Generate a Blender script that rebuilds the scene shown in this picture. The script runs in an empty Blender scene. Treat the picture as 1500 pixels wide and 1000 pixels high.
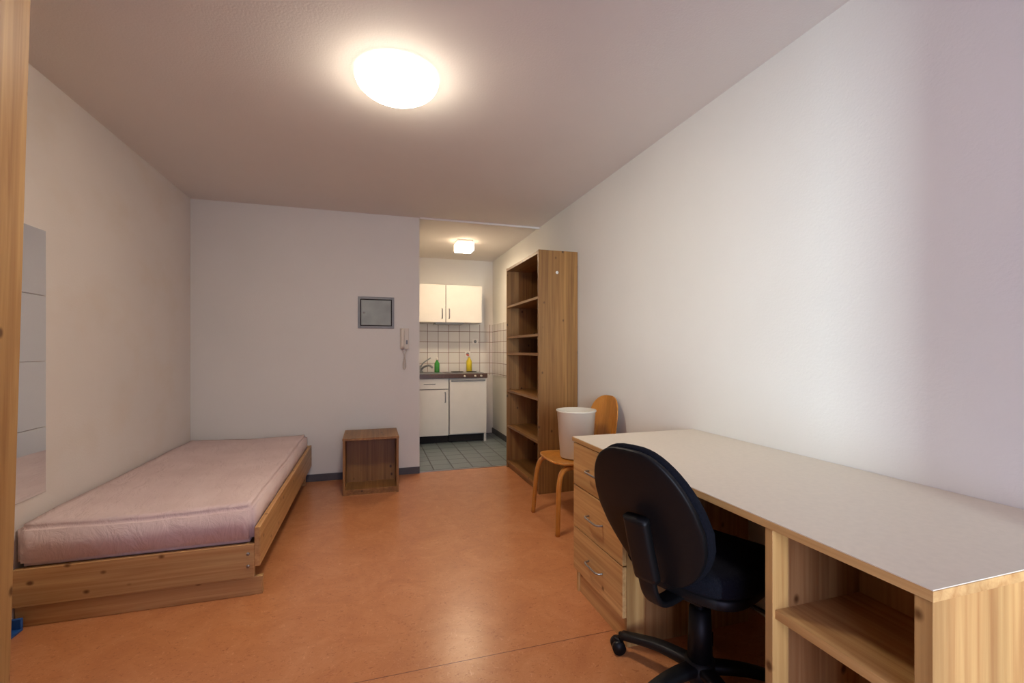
import bpy, bmesh, math, random
from mathutils import Vector, Matrix, noise
random.seed(3)
scene = bpy.context.scene
COL = scene.collection

def s2l(c):
    out=[]
    for v in c:
        v=v/255.0
        out.append(v/12.92 if v<=0.04045 else ((v+0.055)/1.055)**2.4)
    return tuple(out)+(1.0,)

# ---------------------------------------------------------------- materials
def base_mat(name, rough=0.6, metal=0.0, spec=0.5):
    m=bpy.data.materials.new(name); m.use_nodes=True
    nt=m.node_tree; b=nt.nodes['Principled BSDF']
    b.inputs['Roughness'].default_value=rough
    b.inputs['Metallic'].default_value=metal
    b.inputs['Specular IOR Level'].default_value=spec
    return m,nt,b

def mapped(nt, scale=(1,1,1)):
    g=nt.nodes.new('ShaderNodeNewGeometry')
    mp=nt.nodes.new('ShaderNodeMapping'); mp.inputs['Scale'].default_value=scale
    nt.links.new(g.outputs['Position'],mp.inputs['Vector'])
    return mp.outputs['Vector']

def noise_n(nt, vec, scale, detail=3, rough=0.5, dist=0):
    n=nt.nodes.new('ShaderNodeTexNoise')
    n.inputs['Scale'].default_value=scale; n.inputs['Detail'].default_value=detail
    n.inputs['Roughness'].default_value=rough; n.inputs['Distortion'].default_value=dist
    nt.links.new(vec,n.inputs['Vector']); return n.outputs['Fac']

def ramp(nt, fac, stops):
    r=nt.nodes.new('ShaderNodeValToRGB')
    while len(r.color_ramp.elements)<len(stops): r.color_ramp.elements.new(0.5)
    for e,(p,c) in zip(r.color_ramp.elements,stops):
        e.position=p; e.color=c
    nt.links.new(fac,r.inputs['Fac']); return r.outputs['Color']

def mix(nt, a, b, fac, mode='MIX'):
    m=nt.nodes.new('ShaderNodeMix'); m.data_type='RGBA'; m.blend_type=mode
    for sock,v in ((m.inputs[6],a),(m.inputs[7],b),(m.inputs[0],fac)):
        if hasattr(v,'links'): nt.links.new(v,sock)
        else: sock.default_value=v
    return m.outputs[2]

def bump(nt,b,h,strength=0.1,dist=0.01):
    n=nt.nodes.new('ShaderNodeBump'); n.inputs['Strength'].default_value=strength
    n.inputs['Distance'].default_value=dist
    nt.links.new(h,n.inputs['Height']); nt.links.new(n.outputs['Normal'],b.inputs['Normal'])

def plain(name,c,rough=0.5,metal=0.0,spec=0.5,var=0.06,nscale=8,bmp=0.0,bscale=200):
    m,nt,b=base_mat(name,rough,metal,spec)
    v=mapped(nt); col=s2l(c)
    f=noise_n(nt,v,nscale,3)
    lo=tuple(x*(1-var) for x in col[:3])+(1,); hi=tuple(min(1,x*(1+var)) for x in col[:3])+(1,)
    nt.links.new(ramp(nt,f,[(0.3,lo),(0.7,hi)]),b.inputs['Base Color'])
    if bmp: bump(nt,b,noise_n(nt,v,bscale,2),bmp,0.004)
    return m

def wood(name,light,dark,axis='x',rough=0.42,knots=True):
    m,nt,b=base_mat(name,rough,0,0.4)
    i='xyz'.index(axis)
    s=[46,46,46]; s[i]=1.2
    f=noise_n(nt,mapped(nt,tuple(s)),1.0,4,0.6,0.5)
    c=ramp(nt,f,[(0.32,s2l(light)),(0.70,s2l(dark))])
    s2=[9,9,9]; s2[i]=0.25
    f2=noise_n(nt,mapped(nt,tuple(s2)),1.0,1,0.5,0)
    c2=ramp(nt,f2,[(0.38,(0.82,0.80,0.76,1)),(0.62,(1.08,1.06,1.04,1))])
    c=mix(nt,c,c2,0.8,'MULTIPLY')
    if knots:
        vo=nt.nodes.new('ShaderNodeTexVoronoi'); vo.inputs['Scale'].default_value=1.0
        s3=[11,11,11]; s3[i]=8
        nt.links.new(mapped(nt,tuple(s3)),vo.inputs['Vector'])
        k=ramp(nt,vo.outputs['Distance'],[(0.06,(0,0,0,1)),(0.14,(1,1,1,1))])
        kc=mix(nt,s2l(tuple(x*0.7 for x in dark)),(1,1,1,1),k)
        c=mix(nt,c,kc,0.85,'MULTIPLY')
    nt.links.new(c,b.inputs['Base Color'])
    bump(nt,b,f,0.05,0.002)
    return m

def tiles(name,col,grout,size,axes='xz',mortar=0.006,rough=0.15,off=(0,0)):
    m,nt,b=base_mat(name,rough)
    g=nt.nodes.new('ShaderNodeNewGeometry'); sp=nt.nodes.new('ShaderNodeSeparateXYZ')
    nt.links.new(g.outputs['Position'],sp.inputs[0])
    cb=nt.nodes.new('ShaderNodeCombineXYZ')
    nt.links.new(sp.outputs['xyz'.index(axes[0])],cb.inputs[0])
    nt.links.new(sp.outputs['xyz'.index(axes[1])],cb.inputs[1])
    mp=nt.nodes.new('ShaderNodeMapping'); mp.inputs['Location'].default_value=(off[0],off[1],0)
    nt.links.new(cb.outputs[0],mp.inputs['Vector'])
    br=nt.nodes.new('ShaderNodeTexBrick'); br.offset=0; br.squash=1
    br.inputs['Scale'].default_value=1; br.inputs['Brick Width'].default_value=size
    br.inputs['Row Height'].default_value=size; br.inputs['Mortar Size'].default_value=mortar/2
    br.inputs['Color1'].default_value=s2l(col)
    br.inputs['Color2'].default_value=s2l(tuple(x*0.95 for x in col))
    br.inputs['Mortar'].default_value=s2l(grout)
    nt.links.new(mp.outputs[0],br.inputs['Vector'])
    nt.links.new(br.outputs['Color'],b.inputs['Base Color'])
    inv=nt.nodes.new('ShaderNodeMath'); inv.operation='SUBTRACT'; inv.inputs[0].default_value=1
    nt.links.new(br.outputs['Fac'],inv.inputs[1]); bump(nt,b,inv.outputs[0],0.4,0.003)
    return m

def emis(name,c,s_side,s_down):
    """opal glass: emission graded by normal, rim set dimmer to hold down ceiling glow"""
    m=bpy.data.materials.new(name); m.use_nodes=True; nt=m.node_tree
    b=nt.nodes['Principled BSDF']; b.inputs['Base Color'].default_value=(0.9,0.9,0.85,1)
    b.inputs['Emission Color'].default_value=c
    g=nt.nodes.new('ShaderNodeNewGeometry'); sp=nt.nodes.new('ShaderNodeSeparateXYZ')
    nt.links.new(g.outputs['Normal'],sp.inputs[0])
    mr=nt.nodes.new('ShaderNodeMapRange'); mr.inputs[1].default_value=-0.25; mr.inputs[2].default_value=-1.0
    mr.inputs[3].default_value=s_side; mr.inputs[4].default_value=s_down
    nt.links.new(sp.outputs[2],mr.inputs[0]); nt.links.new(mr.outputs[0],b.inputs['Emission Strength'])
    b.inputs['Roughness'].default_value=0.3
    return m

def wallmat(name,c,stain=False):
    m,nt,b=base_mat(name,0.85,0,0.2)
    v=mapped(nt)
    col=s2l(c)
    f=noise_n(nt,v,1.3,4,0.55)
    lo=tuple(x*0.96 for x in col[:3])+(1,)
    cc=ramp(nt,f,[(0.3,lo),(0.65,col)])
    if stain:
        f2=noise_n(nt,mapped(nt,(1,1,1.5)),2.1,3,0.6)
        cc=mix(nt,cc,ramp(nt,f2,[(0.5,(1,1,1,1)),(0.75,(0.95,0.90,0.83,1))]),0.6,'MULTIPLY')
    nt.links.new(cc,b.inputs['Base Color'])
    bump(nt,b,noise_n(nt,v,110,2),0.18,0.004)
    return m

M={}
M['wall']=wallmat('wall_paint',(222,220,213))
M['wall_l']=wallmat('wall_paint_left',(223,215,208),True)
M['ceil']=wallmat('ceiling_paint',(225,219,213))
M['kwall']=wallmat('kitchen_paint',(226,222,214))
M['pine_x']=wood('pine_x',(208,170,116),(176,130,80),'x')
M['pine_y']=wood('pine_y',(206,166,112),(172,124,74),'y')
M['pine_z']=wood('pine_z',(190,150,96),(158,112,66),'z')
M['sh_z']=wood('shelf_wood_z',(154,112,62),(120,80,40),'z')
M['sh_y']=wood('shelf_wood_y',(154,112,62),(120,80,40),'y')
M['beech']=wood('beech_orange',(204,140,62),(182,114,42),'z',0.3,False)
M['desk']=plain('desk_laminate',(210,199,183),0.38,var=0.03,nscale=60)
M['tilew']=tiles('white_wall_tile',(226,221,212),(128,100,84),0.15,'xz',0.007,off=(0,0.03))
M['tiler']=tiles('white_side_tile',(226,221,212),(128,100,84),0.15,'yz',0.007,off=(0,0.03))
M['tilef']=tiles('floor_tile_green',(116,128,132),(60,64,64),0.2,'xy',0.014,0.3)
M['slate']=plain('slate_blue',(78,76,78),0.5,var=0.1)
M['black']=plain('black_plastic',(13,13,15),0.5,spec=0.3,var=0.1)
M['fabric']=plain('dark_fabric',(20,21,28),0.95,spec=0.1,var=0.35,nscale=260,bmp=0.6,bscale=500)
M['white']=plain('white_laminate',(226,220,210),0.4,var=0.02)
M['plast']=plain('cream_plastic',(214,206,190),0.45,var=0.02)
M['steel']=plain('brushed_steel',(170,170,170),0.3,1.0,var=0.08)
M['zinc']=plain('painted_zinc',(128,130,130),0.5,0.2,var=0.1)
M['zincdoor']=plain('zinc_door',(150,158,152),0.5,0.0,var=0.16,nscale=6)
M['dark']=plain('dark_gap',(30,26,24),0.8,var=0.1)
M['top']=plain('worktop_brown',(86,60,48),0.3,var=0.2,nscale=40)
M['blue']=plain('blue_plastic',(40,90,160),0.4)
M['green']=plain('green_liquid',(60,150,60),0.2)
M['yellow']=plain('yellow_plastic',(225,200,40),0.3)
M['red']=plain('red_plastic',(190,60,40),0.4)
M['lamp']=emis('lamp_glass_lit',(1.0,0.875,0.71,1),4.2,80)
M['klamp']=emis('kitchen_lamp_lit',(1.0,0.78,0.54,1),6,130)
mm,nt,b=base_mat('mirror_glass',0.02,1.0); 
nt.links.new(ramp(nt,noise_n(nt,mapped(nt),3),[(0,(0.90,0.94,0.93,1)),(1,(0.92,0.95,0.95,1))]),b.inputs['Base Color']); M['mirror']=mm
# mattress cover
mm,nt,b=base_mat('mattress_cover',0.7,0,0.3)
v=mapped(nt)
nt.links.new(ramp(nt,noise_n(nt,v,4,3),[(0.3,s2l((210,186,182))),(0.7,s2l((220,198,194)))]),b.inputs['Base Color'])
bump(nt,b,noise_n(nt,mapped(nt,(6,2.2,3)),2,5,0.6,0.9),0.6,0.03); M['mattr']=mm
# linoleum floor
mm,nt,b=base_mat('orange_linoleum',0.28,0,0.5)
v=mapped(nt)
c=ramp(nt,noise_n(nt,v,5,6,0.7,1.0),[(0.3,s2l((180,115,73))),(0.5,s2l((191,126,80))),(0.7,s2l((200,138,94)))])
c2=ramp(nt,noise_n(nt,mapped(nt,(1,1.6,1)),42,4,0.7,1.5),[(0.57,(1,1,1,1)),(0.66,(0.68,0.55,0.48,1))])
c=mix(nt,c,c2,0.85,'MULTIPLY')
c3=ramp(nt,noise_n(nt,mapped(nt,(1.4,1,1)),55,3,0.7,1.2),[(0.60,(0,0,0,1)),(0.70,(0.11,0.09,0.07,1))])
c=mix(nt,c,c3,1.0,'ADD')
sp=nt.nodes.new('ShaderNodeSeparateXYZ'); nt.links.new(v,sp.inputs[0])
a=nt.nodes.new('ShaderNodeMath'); a.operation='SUBTRACT'; nt.links.new(sp.outputs[1],a.inputs[0]); a.inputs[1].default_value=1.74
ab=nt.nodes.new('ShaderNodeMath'); ab.operation='ABSOLUTE'; nt.links.new(a.outputs[0],ab.inputs[0])
lt=nt.nodes.new('ShaderNodeMath'); lt.operation='LESS_THAN'; nt.links.new(ab.outputs[0],lt.inputs[0]); lt.inputs[1].default_value=0.002
c=mix(nt,c,s2l((120,72,52)),lt.outputs[0])
nt.links.new(c,b.inputs['Base Color']); M['floor']=mm
bump(nt,b,noise_n(nt,mapped(nt),14,3),0.06,0.004)

# ---------------------------------------------------------------- mesh helpers
def link(name,me,mat,parent=None,smooth=False):
    ob=bpy.data.objects.new(name,me); COL.objects.link(ob)
    if mat: me.materials.append(mat)
    if smooth:
        for p in me.polygons: p.use_smooth=True
    return ob

def empty(name,loc=(0,0,0),rotz=0,local=False):
    e=bpy.data.objects.new(name,None); COL.objects.link(e)
    e.location=loc; e.rotation_euler=(0,0,rotz); e.empty_display_size=0.1
    if local: e['local']=1
    return e

def box(name,x0,x1,y0,y1,z0,z1,mat,parent=None,bev=0.0,seg=2):
    bm=bmesh.new(); bmesh.ops.create_cube(bm,size=1)
    cx,cy,cz=(x0+x1)/2,(y0+y1)/2,(z0+z1)/2
    for v in bm.verts: v.co=Vector((v.co.x*(x1-x0),v.co.y*(y1-y0),v.co.z*(z1-z0)))
    if bev>0: bmesh.ops.bevel(bm,geom=bm.edges[:],offset=bev,segments=seg,affect='EDGES',profile=0.5)
    me=bpy.data.meshes.new(name); bm.to_mesh(me); bm.free()
    ob=link(name,me,mat,None)
    ob.location=(cx,cy,cz)
    if parent:
        ob.parent=parent
        if parent.get('local'): pass
        else: ob.location=Vector((cx,cy,cz))-parent.location
    return ob

def raw(name,verts,faces,mat,parent=None,smooth=False):
    me=bpy.data.meshes.new(name); 
    off=Vector((0,0,0))
    if parent and not parent.get('local'): off=Vector(parent.location)
    me.from_pydata([Vector(v)-off for v in verts],[],faces); me.update()
    bm=bmesh.new(); bm.from_mesh(me); bmesh.ops.recalc_face_normals(bm,faces=bm.faces[:]); bm.to_mesh(me); bm.free()
    ob=bpy.data.objects.new(name,me); COL.objects.link(ob)
    if mat: me.materials.append(mat)
    if smooth:
        for p in me.polygons: p.use_smooth=True
    if parent: ob.parent=parent
    return ob

def catmull(pts,n=8):
    P=[Vector(p) for p in pts]; P=[P[0]*2-P[1]]+P+[P[-1]*2-P[-2]]
    out=[]
    for i in range(1,len(P)-2):
        for k in range(n):
            t=k/n; a,b_,c,d=P[i-1],P[i],P[i+1],P[i+2]
            out.append(0.5*((2*b_)+(c-a)*t+(2*a-5*b_+4*c-d)*t*t+(3*b_-a-3*c+d)*t**3))
    out.append(P[-2]); return out

def tube(name,pts,ra,rb,mat,parent=None,n=12,side=(0,1,0),smoothpts=True,sq=1.0,taper=None):
    P=catmull(pts) if smoothpts and len(pts)>2 else [Vector(p) for p in pts]
    verts=[];faces=[]
    S=Vector(side).normalized()
    for i,p in enumerate(P):
        t=(P[min(i+1,len(P)-1)]-P[max(i-1,0)]).normalized()
        s=(S-t*S.dot(t)); 
        if s.length<1e-3: s=Vector((1,0,0))-t*t.x
        s.normalize(); u=t.cross(s)
        k=1.0 if not taper else taper[0]+(taper[1]-taper[0])*i/(len(P)-1)
        for j in range(n):
            a=2*math.pi*j/n; ca,sa=math.cos(a),math.sin(a)
            ca=math.copysign(abs(ca)**sq,ca); sa=math.copysign(abs(sa)**sq,sa)
            verts.append(p+s*ca*ra*k+u*sa*rb*k)
    for i in range(len(P)-1):
        for j in range(n):
            faces.append((i*n+j,i*n+(j+1)%n,(i+1)*n+(j+1)%n,(i+1)*n+j))
    faces.append(tuple(range(n))[::-1]); faces.append(tuple((len(P)-1)*n+j for j in range(n)))
    return raw(name,verts,faces,mat,parent,True)

def lathe(name,prof,loc,mat,parent=None,n=40,smooth=True):
    verts=[];faces=[]
    for r,z in prof:
        for j in range(n):
            a=2*math.pi*j/n
            verts.append((loc[0]+r*math.cos(a),loc[1]+r*math.sin(a),loc[2]+z))
    for i in range(len(prof)-1):
        for j in range(n):
            faces.append((i*n+j,i*n+(j+1)%n,(i+1)*n+(j+1)%n,(i+1)*n+j))
    if prof[0][0]>1e-4: faces.append(tuple(range(n)))
    if prof[-1][0]>1e-4: faces.append(tuple((len(prof)-1)*n+j for j in range(n)))
    return raw(name,verts,faces,mat,parent,smooth)

def superell(name,r,exy,ez,mat,parent,warp,nu=48,nv=24):
    verts=[];faces=[]
    f=lambda v,e: math.copysign(abs(v)**e,v)
    for i in range(nv+1):
        ph=-math.pi/2+math.pi*i/nv
        for j in range(nu):
            th=2*math.pi*j/nu
            x=r[0]*f(math.cos(ph),ez)*f(math.cos(th),exy)
            y=r[1]*f(math.cos(ph),ez)*f(math.sin(th),exy)
            z=r[2]*f(math.sin(ph),ez)
            verts.append(warp(x,y,z))
    for i in range(nv):
        for j in range(nu):
            faces.append((i*nu+j,i*nu+(j+1)%nu,(i+1)*nu+(j+1)%nu,(i+1)*nu+j))
    ob=raw(name,verts,faces,mat,parent,True)
    bm=bmesh.new(); bm.from_mesh(ob.data); bmesh.ops.remove_doubles(bm,verts=bm.verts[:],dist=1e-5)
    bmesh.ops.recalc_face_normals(bm,faces=bm.faces[:]); bm.to_mesh(ob.data); bm.free()
    for p in ob.data.polygons: p.use_smooth=True
    return ob

# ---------------------------------------------------------------- room shell
XL,XR,YB,YK,YR,H=-1.48,1.695,4.53,6.45,-0.9,2.5
XO=0.45
box('floor',XL-0.1,XR+0.1,YR-0.1,4.56,-0.1,0,M['floor'])
box('floor_kitchen',XO-0.12,XR+0.1,4.56,YK+0.1,-0.1,0,M['tilef'])
box('ceiling',XL-0.1,XR+0.1,YR-0.1,YK+0.1,H,H+0.1,M['ceil'])
box('wall_left',XL-0.1,XL,YR-0.1,YB+0.12,0,H,M['wall_l'])
box('wall_right',XR,XR+0.1,YR-0.1,YK+0.1,0,H,M['wall'])
box('wall_back',XL,XO,YB,YB+0.12,0,H,M['wall'])
box('wall_kitchen_left',XO-0.12,XO,YB+0.12,YK,0,H,M['kwall'])
box('wall_kitchen_back',XO-0.12,XR,YK,YK+0.1,0,H,M['kwall'])
WX0,WX1,WZ0,WZ1=-0.9,1.0,0.15,2.35
box('wall_rear_left',XL,WX0,YR-0.1,YR,0,H,M['wall'])
box('wall_rear_right',WX1,XR,YR-0.1,YR,0,H,M['wall'])
box('wall_rear_sill',WX0,WX1,YR-0.1,YR,0,WZ0,M['wall'])
box('wall_rear_head',WX0,WX1,YR-0.1,YR,WZ1,H,M['wall'])
w=empty('window_1',(0.05,YR-0.05,1.25))
for n_,x0,x1,z0,z1 in (('frame_left',WX0,WX0+0.06,WZ0,WZ1),('frame_right',WX1-0.03,WX1,WZ0,WZ1),('frame_bottom',WX0+0.06,WX1-0.03,WZ0,WZ0+0.06),('frame_top',WX0+0.06,WX1-0.03,WZ1-0.06,WZ1),('mullion',-0.33,-0.27,WZ0+0.06,WZ1-0.06)):
    box(n_,x0,x1,YR-0.08,YR-0.03,z0,z1,M['white'],w)
box('trim_1',XO,XR,4.50,4.53,H-0.018,H,M['ceil'])
box('trim_2',XO,1.33,4.545,4.575,0,0.004,M['steel'])
box('baseboard_back',XL,XO,YB-0.012,YB,0,0.065,M['slate'])
box('baseboard_left',XL,XL+0.012,1.6,2.48,0,0.065,M['slate'])
box('baseboard_right',XR-0.012,XR,2.12,3.55,0,0.065,M['slate'])
box('baseboard_kitchen',XR-0.012,XR,4.58,YK,0,0.075,M['slate'])
box('trim_tile_back',XO,XR-0.008,YK-0.008,YK,0.84,1.575,M['tilew'])
box('trim_tile_right',XR-0.008,XR,5.35,YK,0.84,1.575,M['tiler'])

# ---------------------------------------------------------------- kitchen
uc=empty('kitchen_wall_cabinet',(0.955,6.27,1.83))
box('carcass',0.455,1.451,6.12,YK-0.01,1.577,2.084,M['white'],uc)
box('door_left',0.457,0.950,6.10,6.12,1.579,2.082,M['white'],uc,0.002)
box('door_right',0.958,1.449,6.10,6.12,1.579,2.082,M['white'],uc,0.002)
box('door_gap',0.950,0.958,6.113,6.12,1.579,2.082,M['dark'],uc)
for n_,x in (('handle_left',0.905),('handle_right',1.0)):
    tube(n_,[(x,6.10,1.63),(x,6.075,1.64),(x,6.075,1.75),(x,6.10,1.76)],0.007,0.007,M['zinc'],uc,smoothpts=False,side=(1,0,0))
box('extractor_grille',0.82,1.2,6.12,6.36,1.555,1.577,M['zinc'],uc)

ku=empty('kitchen_base_cabinet',(0.705,6.15,0.45))
box('carcass',0.455,0.955,5.89,YK-0.01,0.10,0.838,M['white'],ku)
box('drawer_front',0.458,0.953,5.87,5.89,0.704,0.832,M['white'],ku,0.002)
box('drawer_gap',0.458,0.953,5.883,5.89,0.694,0.704,M['dark'],ku)
box('door_front',0.458,0.953,5.87,5.89,0.105,0.694,M['white'],ku,0.002)
box('plinth',0.455,0.955,5.95,6.40,0,0.10,M['dark'],ku)
tube('door_handle',[(0.91,5.87,0.53),(0.91,5.845,0.54),(0.91,5.845,0.65),(0.91,5.87,0.66)],0.007,0.007,M['zinc'],ku,smoothpts=False,side=(1,0,0))
tube('drawer_handle',[(0.64,5.87,0.77),(0.65,5.845,0.77),(0.77,5.845,0.77),(0.78,5.87,0.77)],0.006,0.006,M['zinc'],ku,smoothpts=False,side=(0,0,1))
kw=empty('kitchen_worktop',(0.955,6.15,0.87))
box('worktop',0.452,1.468,5.85,YK-0.01,0.84,0.895,M['top'],kw,0.004)
box('sink_rim',0.49,0.93,5.95,6.38,0.895,0.901,M['steel'],kw,0.002)
box('sink_bowl',0.53,0.80,6.0,6.33,0.9005,0.9025,M['zinc'],kw)
box('hob_plate',1.0,1.44,5.95,6.38,0.895,0.903,M['steel'],kw,0.002)
lathe('burner_left',[(0.0,0.903),(0.085,0.903),(0.085,0.913),(0.0,0.915)],(1.12,6.17,0),M['dark'],kw)
lathe('burner_right',[(0.0,0.903),(0.07,0.903),(0.07,0.913),(0.0,0.915)],(1.32,6.17,0),M['dark'],kw)
for i,x in enumerate((1.16,1.30,1.38)):
    tube('knob_%d'%i,[(x,5.85,0.868),(x,5.825,0.868)],0.014,0.014,M['plast'],kw,side=(1,0,0),smoothpts=False)
fa=empty('kitchen_faucet',(0.62,6.36,0.903))
lathe('body',[(0.0,0.0),(0.03,0.0),(0.03,0.01),(0.018,0.02),(0.018,0.09),(0.0,0.10)],(0.64,6.25,0.903),M['zinc'],fa)
tube('spout',[(0.64,6.25,0.94),(0.68,6.21,0.98),(0.74,6.15,1.0),(0.78,6.12,0.97)],0.014,0.014,M['zinc'],fa)
tube('lever',[(0.64,6.25,0.99),(0.68,6.24,1.04),(0.77,6.24,1.10)],0.012,0.009,M['zinc'],fa)

fr=empty('mini_fridge',(1.21,6.1,0.45))
box('body',0.965,1.46,5.91,6.42,0.10,0.838,M['white'],fr)
box('door',0.967,1.458,5.86,5.905,0.115,0.825,M['white'],fr,0.006)
box('handle_strip',0.985,1.44,5.855,5.872,0.795,0.818,M['zinc'],fr,0.002)
box('plinth',0.965,1.43,5.95,6.40,0,0.10,M['dark'],fr)
box('foot_panel',1.43,1.46,5.89,5.91,0.0,0.10,M['white'],fr)

def bottle(name,x,y,z,h,r,body,cap):
    e=empty(name,(x,y,z))
    lathe('body',[(0.0,0),(r,0),(r,h*0.6),(r*0.6,h*0.72),(r*0.35,h*0.78),(r*0.35,h*0.84),(0,h*0.84)],(x,y,z),body,e,20)
    lathe('cap',[(0.0,h*0.84),(r*0.5,h*0.84),(r*0.45,h),(0,h)],(x,y,z),cap,e,16)
    return e
bottle('dish_soap_bottle',0.86,6.28,0.902,0.2,0.035,M['green'],M['white'])
b2=bottle('spray_bottle',1.32,6.33,0.904,0.24,0.04,M['yellow'],M['white'])
tube('nozzle',[(1.32,6.33,1.13),(1.28,6.30,1.14)],0.012,0.01,M['red'],b2,smoothpts=False)
for i,(x,z) in enumerate(((1.32,1.15),(1.43,1.33))):
    e=empty('wall_socket',(x,YK-0.012,z))
    box('plate',x-0.04,x+0.04,YK-0.02,YK-0.008,z-0.04,z+0.04,M['white'],e,0.004)
    tube('insert',[(x,YK-0.0205,z),(x,YK-0.022,z)],0.022,0.022,M['zinc'],e,smoothpts=False,side=(1,0,0))
kl=empty('kitchen_ceiling_lamp',(1.05,5.33,2.45))
box('base',0.96,1.14,5.24,5.42,2.475,2.5,M['white'],kl)
box('shade',0.945,1.155,5.225,5.435,2.375,2.475,M['klamp'],kl,0.02,4)

# ---------------------------------------------------------------- ceiling dome lamp
LX,LY=0.117,2.22
cl=empty('ceiling_dome_lamp',(LX,LY,2.45))
lathe('base_ring',[(0.0,2.5),(0.18,2.5),(0.18,2.492),(0.0,2.492)],(LX,LY,0),M['white'],cl)
prof=[(0.0,-0.107)]
for i in range(1,19):
    a=math.pi/2*i/18; prof.append((0.194*math.sin(a)**0.95, -0.008-0.099*math.cos(a)))
prof.append((0.186,-0.002)); 
lathe('glass_dome',prof,(LX,LY,2.5),M['lamp'],cl,64)

# ---------------------------------------------------------------- fuse box
fb=empty('fuse_box',(0.043,YB,1.56))
x0,x1,z0,z1=-0.123,0.209,1.412,1.71
box('frame_left',x0,x0+0.022,YB-0.014,YB,z0,z1,M['zinc'],fb,0.002)
box('frame_right',x1-0.022,x1,YB-0.014,YB,z0,z1,M['zinc'],fb,0.002)
box('frame_top',x0+0.022,x1-0.022,YB-0.014,YB,z1-0.022,z1,M['zinc'],fb,0.002)
box('frame_bottom',x0+0.022,x1-0.022,YB-0.014,YB,z0,z0+0.022,M['zinc'],fb,0.002)
box('recess',x0+0.022,x1-0.022,YB-0.003,YB,z0+0.022,z1-0.022,M['dark'],fb)
box('door',x0+0.030,x1-0.030,YB-0.010,YB-0.003,z0+0.030,z1-0.030,M['zincdoor'],fb,0.002)
tube('lock',[(x0+0.055,YB-0.010,1.56),(x0+0.055,YB-0.018,1.56)],0.009,0.009,M['steel'],fb,side=(1,0,0),smoothpts=False)
# ---------------------------------------------------------------- intercom
ic=empty('intercom_handset',(0.303,YB,1.3))
box('base_plate',0.265,0.345,YB-0.03,YB,1.215,1.415,M['plast'],ic,0.006)
tube('receiver',[(0.285,YB-0.035,1.225),(0.285,YB-0.062,1.25),(0.285,YB-0.062,1.38),(0.285,YB-0.035,1.405)],0.018,0.013,M['plast'],ic,side=(1,0,0))
box('button',0.318,0.335,YB-0.034,YB-0.03,1.26,1.30,M['zinc'],ic)
cord=[]
for i in range(161):
    t=i/160
    base=Vector((0.285+0.04*t+0.02*math.sin(2*math.pi*t), YB-0.025, 1.215-0.19*math.sin(math.pi*min(t,1))))
    a=t*2*math.pi*26
    cord.append(base+Vector((0.006*math.cos(a),0.006*math.sin(a),0)))
tube('cord',cord,0.003,0.003,M['plast'],ic,n=5,smoothpts=False)

# ---------------------------------------------------------------- mirror tiles
mi=empty('wall_mirror',(XL+0.004,2.45,1.15))
for i in range(4):
    za=0.533+i*0.309
    box('mirror_tile_%d'%(i+1),XL+0.001,XL+0.006,2.20,2.713,za+0.001,za+0.307,M['mirror'],mi,0.001,1)

# ---------------------------------------------------------------- wardrobe
wd=empty('wardrobe',(-1.18,1.1,1.15))
def leanbox(name,xa0,xa1,y0,y1,z0,z1,mat,lean_back=False):
    lx=lambda z: 0.024*(z-0.3)
    v=[]
    for z in (z0,z1):
        l=lx(z); lb=l if lean_back else 0
        v+=[(xa0+lb,y0,z),(xa1+l,y0,z),(xa1+l,y1,z),(xa0+lb,y1,z)]
    return raw(name,v,[(0,1,2,3),(4,5,6,7),(0,1,5,4),(1,2,6,5),(2,3,7,6),(3,0,4,7)],mat,wd)
leanbox('side_far',XL+0.005,-0.912,1.478,1.50,0,2.3,M['pine_z'])
leanbox('side_near',XL+0.005,-0.912,0.60,0.622,0,2.3,M['pine_z'])
leanbox('back_panel',XL+0.002,XL+0.01,0.622,1.478,0.05,2.29,M['pine_z'])
leanbox('top_panel',XL+0.01,-0.912,0.622,1.478,2.278,2.3,M['pine_y'])
leanbox('bottom_panel',XL+0.01,-0.93,0.622,1.478,0.06,0.082,M['pine_y'])
leanbox('door_far',-0.911,-0.890,1.053,1.499,0.07,2.297,M['pine_z'],True)
leanbox('door_near',-0.911,-0.890,0.602,1.047,0.07,2.297,M['pine_z'],True)
for i,y in enumerate((1.09,1.01)):
    tube('handle_%d'%(i+1),[(-0.875,y,1.0),(-0.84,y,1.01),(-0.838,y,1.12),(-0.871,y,1.13)],0.005,0.005,M['zinc'],wd,side=(0,1,0),smoothpts=False)

# ---------------------------------------------------------------- bed
bd=empty('single_bed',(-1.0,3.5,0.2))
box('foot_board',XL+0.005,-0.548,2.50,2.525,0.092,0.256,M['pine_x'],bd,0.003)
box('foot_plinth',XL+0.005,-0.515,2.515,2.54,0.0,0.090,M['pine_x'],bd,0.002)
box('side_rail',-0.548,-0.523,2.50,4.515,0.145,0.335,M['pine_y'],bd,0.003)
box('wall_rail',XL+0.005,XL+0.028,2.525,4.49,0.145,0.235,M['pine_y'],bd,0.003)
box('head_board',XL+0.005,-0.548,4.49,4.515,0.095,0.335,M['pine_x'],bd,0.003)
box('head_plinth',XL+0.005,-0.56,4.40,4.425,0.0,0.145,M['pine_x'],bd,0.002)
box('slat_base',XL+0.03,-0.55,2.53,4.485,0.20,0.235,M['pine_x'],bd)
for i in range(2):
    tube('bolt_%d'%i,[(-0.575,2.50,0.15+0.06*i),(-0.575,2.496,0.15+0.06*i)],0.008,0.008,M['steel'],bd,side=(1,0,0),smoothpts=False)
mt=empty('mattress',(-1.0,3.5,0.35))
bm=bmesh.new(); bmesh.ops.create_cube(bm,size=1)
mx0,mx1,my0,my1,mz0,mz1=XL+0.008,-0.552,2.505,4.485,0.258,0.446
for v in bm.verts: v.co=Vector((v.co.x*(mx1-mx0),v.co.y*(my1-my0),v.co.z*(mz1-mz0)))
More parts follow.
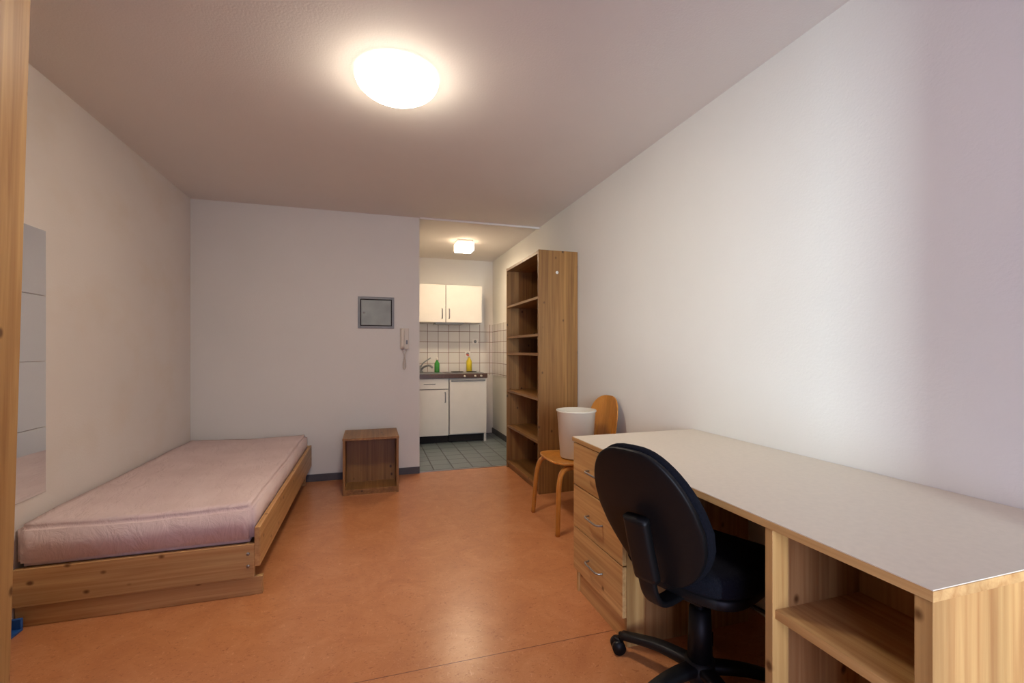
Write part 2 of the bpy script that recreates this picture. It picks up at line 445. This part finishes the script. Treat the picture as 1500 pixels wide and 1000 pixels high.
bmesh.ops.bevel(bm,geom=bm.edges[:],offset=0.022,segments=5,affect='EDGES')
bmesh.ops.subdivide_edges(bm,edges=[e for e in bm.edges if e.calc_length()>0.5],cuts=30,use_grid_fill=True)
for v in bm.verts:
    w_=v.co+Vector(((mx0+mx1)/2,(my0+my1)/2,0))
    k=noise.noise(w_*3.0)*0.008+noise.noise(w_*11)*0.003
    if v.co.z>0: v.co.z+=k-0.014*max(0,1-abs(v.co.x)/0.45)
    v.co.x+=0.003*noise.noise(w_*6+Vector((9,0,0))); 
me=bpy.data.meshes.new('mattress_pad'); bm.to_mesh(me); bm.free()
for p in me.polygons: p.use_smooth=True
me.materials.append(M['mattr'])
ob=bpy.data.objects.new('pad',me); COL.objects.link(ob); ob.parent=mt
ob.location=Vector(((mx0+mx1)/2,(my0+my1)/2,(mz0+mz1)/2))-mt.location

bb=empty('blue_dustpan',(-1.45,2.45,0))
box('pan',-1.467,-1.43,2.40,2.49,0.0,0.012,M['blue'],bb,0.003)
box('rim',-1.467,-1.43,2.475,2.49,0.012,0.055,M['blue'],bb,0.003)

# ---------------------------------------------------------------- nightstand
ns=empty('nightstand',(0.0,4.2,0.23))
x0,x1,y0,y1,t=-0.226,0.222,3.99,4.42,0.019
box('side_left',x0,x0+t,y0,y1,0,0.453,M['sh_z'],ns,0.0015)
box('side_right',x1-t,x1,y0,y1,0,0.453,M['sh_z'],ns,0.0015)
box('top',x0-0.003,x1+0.003,y0-0.003,y1,0.453,0.473,M['sh_y'],ns,0.002)
box('bottom',x0+t,x1-t,y0,y1,0.03,0.049,M['sh_y'],ns)
box('plinth',x0+t,x1-t,y0+0.005,y0+0.02,0,0.03,M['sh_y'],ns)
box('back',x0+t,x1-t,4.22,4.23,0.049,0.453,M['sh_z'],ns)

# ---------------------------------------------------------------- bookshelf
bs=empty('bookshelf',(1.51,4.06,1.02))
x0,x1,y0,y1=1.333,1.690,3.565,4.515
box('side_near',x0,x1,y0,y0+0.025,0,2.045,M['sh_z'],bs,0.0015)
box('side_far',x0,x1,y1-0.025,y1,0,2.045,M['sh_z'],bs,0.0015)
box('back',x1-0.01,x1,y0+0.025,y1-0.025,0.05,2.045,M['sh_z'],bs)
box('top',x0,x1-0.01,y0+0.025,y1-0.025,2.015,2.04,M['sh_y'],bs)
box('plinth',x0+0.02,x0+0.04,y0+0.025,y1-0.025,0,0.05,M['sh_y'],bs)
for i,z in enumerate((0.07,0.438,0.80,1.179,1.344,1.658)):
    box('shelf_%d'%(i+1),x0+0.004,x1-0.01,y0+0.025,y1-0.025,z-0.022,z,M['sh_y'],bs)
tube('sticker',[(1.50,3.5655,1.86),(1.50,3.5635,1.86)],0.013,0.013,M['white'],bs,side=(1,0,0),smoothpts=False)

# ---------------------------------------------------------------- desk
dk=empty('desk',(1.33,1.33,0.38))
X0,X1,Y0,Y1,ZT=0.965,1.692,0.558,2.10,0.770
box('top_core',X0,X1,Y0,Y1,ZT-0.022,ZT-0.002,M['pine_y'],dk,0.001)
box('top_laminate',X0+0.002,X1,Y0+0.002,Y1-0.002,ZT-0.002,ZT,M['desk'],dk)
zu=ZT-0.022
box('end_panel',X0+0.004,X1-0.01,Y0+0.003,Y0+0.033,0,zu,M['pine_z'],dk,0.001)
box('divider',X0+0.004,X1-0.01,0.905,0.928,0,zu,M['pine_z'],dk,0.001)
box('open_shelf',X0+0.012,1.27,Y0+0.033,0.905,0.523,0.545,M['pine_y'],dk)
box('open_bottom',X0+0.012,1.27,Y0+0.033,0.905,0.08,0.10,M['pine_y'],dk)
box('open_plinth',X0+0.02,X0+0.035,Y0+0.033,0.905,0.0,0.08,M['pine_y'],dk)
box('open_back',1.27,1.285,Y0+0.033,0.905,0.02,zu,M['pine_z'],dk)
box('drawer_side_near',X0+0.022,1.60,1.622,1.64,0,zu,M['pine_z'],dk)
box('drawer_side_far',X0+0.022,1.60,2.072,2.09,0,zu,M['pine_z'],dk)
box('drawer_back',1.585,1.60,1.64,2.072,0.05,zu,M['pine_z'],dk)
box('drawer_body',X0+0.03,1.50,1.645,2.067,0.13,zu-0.01,M['dark'],dk)
box('drawer_plinth',X0+0.03,X0+0.045,1.64,2.072,0,0.12,M['pine_y'],dk)
for i,(z0,z1) in enumerate(((0.118,0.325),(0.330,0.533),(0.538,0.744))):
    box('drawer_front_%d'%(i+1),X0+0.003,X0+0.022,1.624,2.088,z0,z1,M['pine_y'],dk,0.002)
    zc=(z0+z1)/2
    tube('drawer_handle_%d'%(i+1),[(X0+0.003,1.79,zc),(X0-0.022,1.80,zc),(X0-0.026,1.855,zc),(X0-0.022,1.91,zc),(X0+0.003,1.92,zc)],0.0045,0.0045,M['steel'],dk,side=(0,0,1))

# ---------------------------------------------------------------- office chair
oc=empty('office_chair',(1.10,1.33,0),math.radians(21),local=True)
def wseat(x,y,z):
    k=1-0.10*(-x/0.23 if x<0 else 0)
    y*=k
    zz=0.485+z
    zz-=0.035*max(0,(x-0.10)/0.13)**2
    if z>0: zz+=0.012*(abs(y)/0.23)**2 - 0.006
    return (x+0.02,y,zz)
superell('seat',(0.23,0.235,0.048),0.55,0.5,M['fabric'],oc,wseat)
superell('seat_pan',(0.20,0.205,0.025),0.5,0.4,M['black'],oc,lambda x,y,z:(x+0.02,y,0.428+z-0.02*max(0,(x-0.08)/0.13)**2))
def backwarp(thick_off):
    def f(x,y,z):
        h=y/0.225
        wscale=1.0-0.22*max(0,h+0.2)**2-0.40*max(0,-h-0.05)**1.3
        lat=x*wscale
        zc=0.684+y*1.06
        xx=-0.205-0.175*(h+1)/2 - 0.012*math.sin(h*2.0)
        xx+=0.35*lat*lat*1.1
        return (xx+z+thick_off,lat+0.006,zc)
    return f
superell('back_cushion',(0.198,0.222,0.028),0.66,0.55,M['fabric'],oc,backwarp(0.012))
superell('back_shell',(0.190,0.214,0.016),0.62,0.4,M['black'],oc,backwarp(-0.016))
tube('back_bracket',[(-0.05,0,0.402),(-0.22,0,0.40),(-0.285,0,0.44),(-0.322,0,0.55),(-0.362,0,0.67)],0.030,0.010,M['black'],oc,side=(0,1,0),sq=0.5)
tube('bracket_cover',[(-0.304,0,0.50),(-0.336,0,0.60),(-0.364,0,0.70)],0.042,0.018,M['black'],oc,side=(0,1,0),sq=0.5)
box('mechanism',-0.11,0.11,-0.07,0.07,0.362,0.405,M['black'],oc,0.01)
tube('height_lever',[(0.03,-0.06,0.375),(0.03,-0.16,0.37),(0.03,-0.21,0.365)],0.006,0.006,M['black'],oc,side=(1,0,0))
lathe('gas_column',[(0,0.06),(0.03,0.06),(0.03,0.2),(0.026,0.2),(0.026,0.24),(0.015,0.24),(0.015,0.365),(0,0.365)],(0,0,0),M['black'],oc,24,False)
lathe('column_cover',[(0.0,0.12),(0.042,0.12),(0.036,0.30),(0.0,0.30)],(0,0,0),M['black'],oc,24)
lathe('base_hub',[(0,0.055),(0.05,0.055),(0.055,0.08),(0.05,0.125),(0,0.125)],(0,0,0),M['black'],oc,24)
for i in range(5):
    a=math.radians(118-21+72*i); c_,s_=math.cos(a),math.sin(a)
    tube('leg_%d'%(i+1),[(0.03*c_,0.03*s_,0.10),(0.16*c_,0.16*s_,0.098),(0.31*c_,0.31*s_,0.068)],0.026,0.017,M['black'],oc,side=(-s_,c_,0),sq=0.6,taper=(1.15,0.8))
    cx,cy=0.315*c_,0.315*s_
    b_=a+0.6*i+0.8
    dx,dy=math.cos(b_),math.sin(b_)
    lathe('castor_stem_%d'%(i+1),[(0,0.045),(0.010,0.045),(0.010,0.075),(0,0.075)],(cx,cy,0),M['black'],oc,12)
    wx,wy=cx+0.012*dx,cy+0.012*dy
    for k,sg in enumerate((-1,1)):
        p0=(wx-dy*0.006*sg,wy+dx*0.006*sg,0.026); p1=(wx-dy*0.026*sg,wy+dx*0.026*sg,0.026)
        tube('castor_wheel_%d_%d'%(i+1,k),[p0,p1],0.026,0.026,M['black'],oc,n=24,side=(0,0,1),smoothpts=False)
    box('castor_hood_%d'%(i+1),wx-0.014,wx+0.014,wy-0.014,wy+0.014,0.03,0.058,M['black'],oc,0.006)

# ---------------------------------------------------------------- bentwood chair
wc=empty('wooden_chair',(1.375,2.96,0),math.radians(180),local=True)
def wst(x,y,z):
    k=1.0+0.07*(x/0.21)
    return (x+0.0,y*k,0.445+z+0.012*(x/0.21)**2 - 0.012*(1-(y/0.21)**2))
superell('seat',(0.21,0.215,0.010),0.5,0.35,M['beech'],wc,wst)
def wbk(x,y,z):
    h=y/0.19
    w_=1.0-0.22*max(0,-h)**1.3
    lat=x*w_
    return (-0.215-0.05*(h+1)/2+0.9*lat*lat-0.02+z,lat,0.685+y)
superell('backrest',(0.205,0.19,0.007),0.8,0.35,M['beech'],wc,wbk)
for i,sg in enumerate((-1,1)):
    y=0.19*sg
    tube('front_leg_%d'%(i+1),[(-0.10,y*0.8,0.418),(0.08,y*0.9,0.418),(0.165,y*1.0,0.405),(0.20,y*1.08,0.33),(0.215,y*1.16,0.17),(0.225,y*1.22,0.0)],0.019,0.014,M['beech'],wc,side=(0,1,0),sq=0.6)
    tube('rear_leg_%d'%(i+1),[(-0.255,y*1.12,0.0),(-0.235,y*1.02,0.18),(-0.205,y*0.85,0.38),(-0.20,y*0.7,0.46),(-0.235,y*0.62,0.60),(-0.262,y*0.58,0.72)],0.016,0.011,M['beech'],wc,side=(0,1,0),sq=0.6)
tube('rear_rail',[(-0.2,-0.15,0.415),(-0.2,0.15,0.415)],0.015,0.01,M['beech'],wc,side=(0,0,1),smoothpts=False)

wb=empty('waste_bin',(1.375,2.93,0.45))
lathe('bin_body',[(0,0.0),(0.108,0.0),(0.112,0.006),(0.134,0.315),(0.140,0.32),(0.140,0.33),(0.130,0.33),(0.107,0.012),(0,0.012)],(1.378,2.93,0.455),M['plast'],wb,48)

# ---------------------------------------------------------------- lights
def area(name,loc,target,sx,sy,power,color,spread=math.pi):
    l=bpy.data.lights.new(name,'AREA'); l.shape='RECTANGLE'; l.size=sx; l.size_y=sy
    l.energy=power; l.color=color; l.spread=spread
    o=bpy.data.objects.new(name,l); COL.objects.link(o); o.location=loc
    d=Vector(target)-Vector(loc); o.rotation_euler=d.to_track_quat('-Z','Y').to_euler()
    return o
area('window_skylight',(0.15,YR-0.55,1.25),(1.5,1.0,1.2),1.3,2.1,29,(0.62,0.63,1.0),math.radians(130))
area('window_daylight',(0.527,-2.2,1.3),(1.695,0.35,1.3),0.07,2.6,32,(0.78,0.95,1.0),math.radians(52))
wld=bpy.data.worlds.new('world'); scene.world=wld; wld.use_nodes=True
wld.node_tree.nodes['Background'].inputs[0].default_value=(0.7,0.75,0.9,1)
wld.node_tree.nodes['Background'].inputs[1].default_value=0.35

# ---------------------------------------------------------------- camera
cam=bpy.data.cameras.new('camera'); co=bpy.data.objects.new('camera',cam); COL.objects.link(co)
cam.lens=16.0; cam.sensor_width=36; cam.sensor_fit='HORIZONTAL'; cam.clip_start=0.02
cam.shift_y=13/1500
co.location=(0,0,1.202); co.rotation_euler=(math.radians(90),0,-math.radians(17.16))
scene.camera=co
scene.view_settings.view_transform='Standard'
scene.view_settings.exposure=0
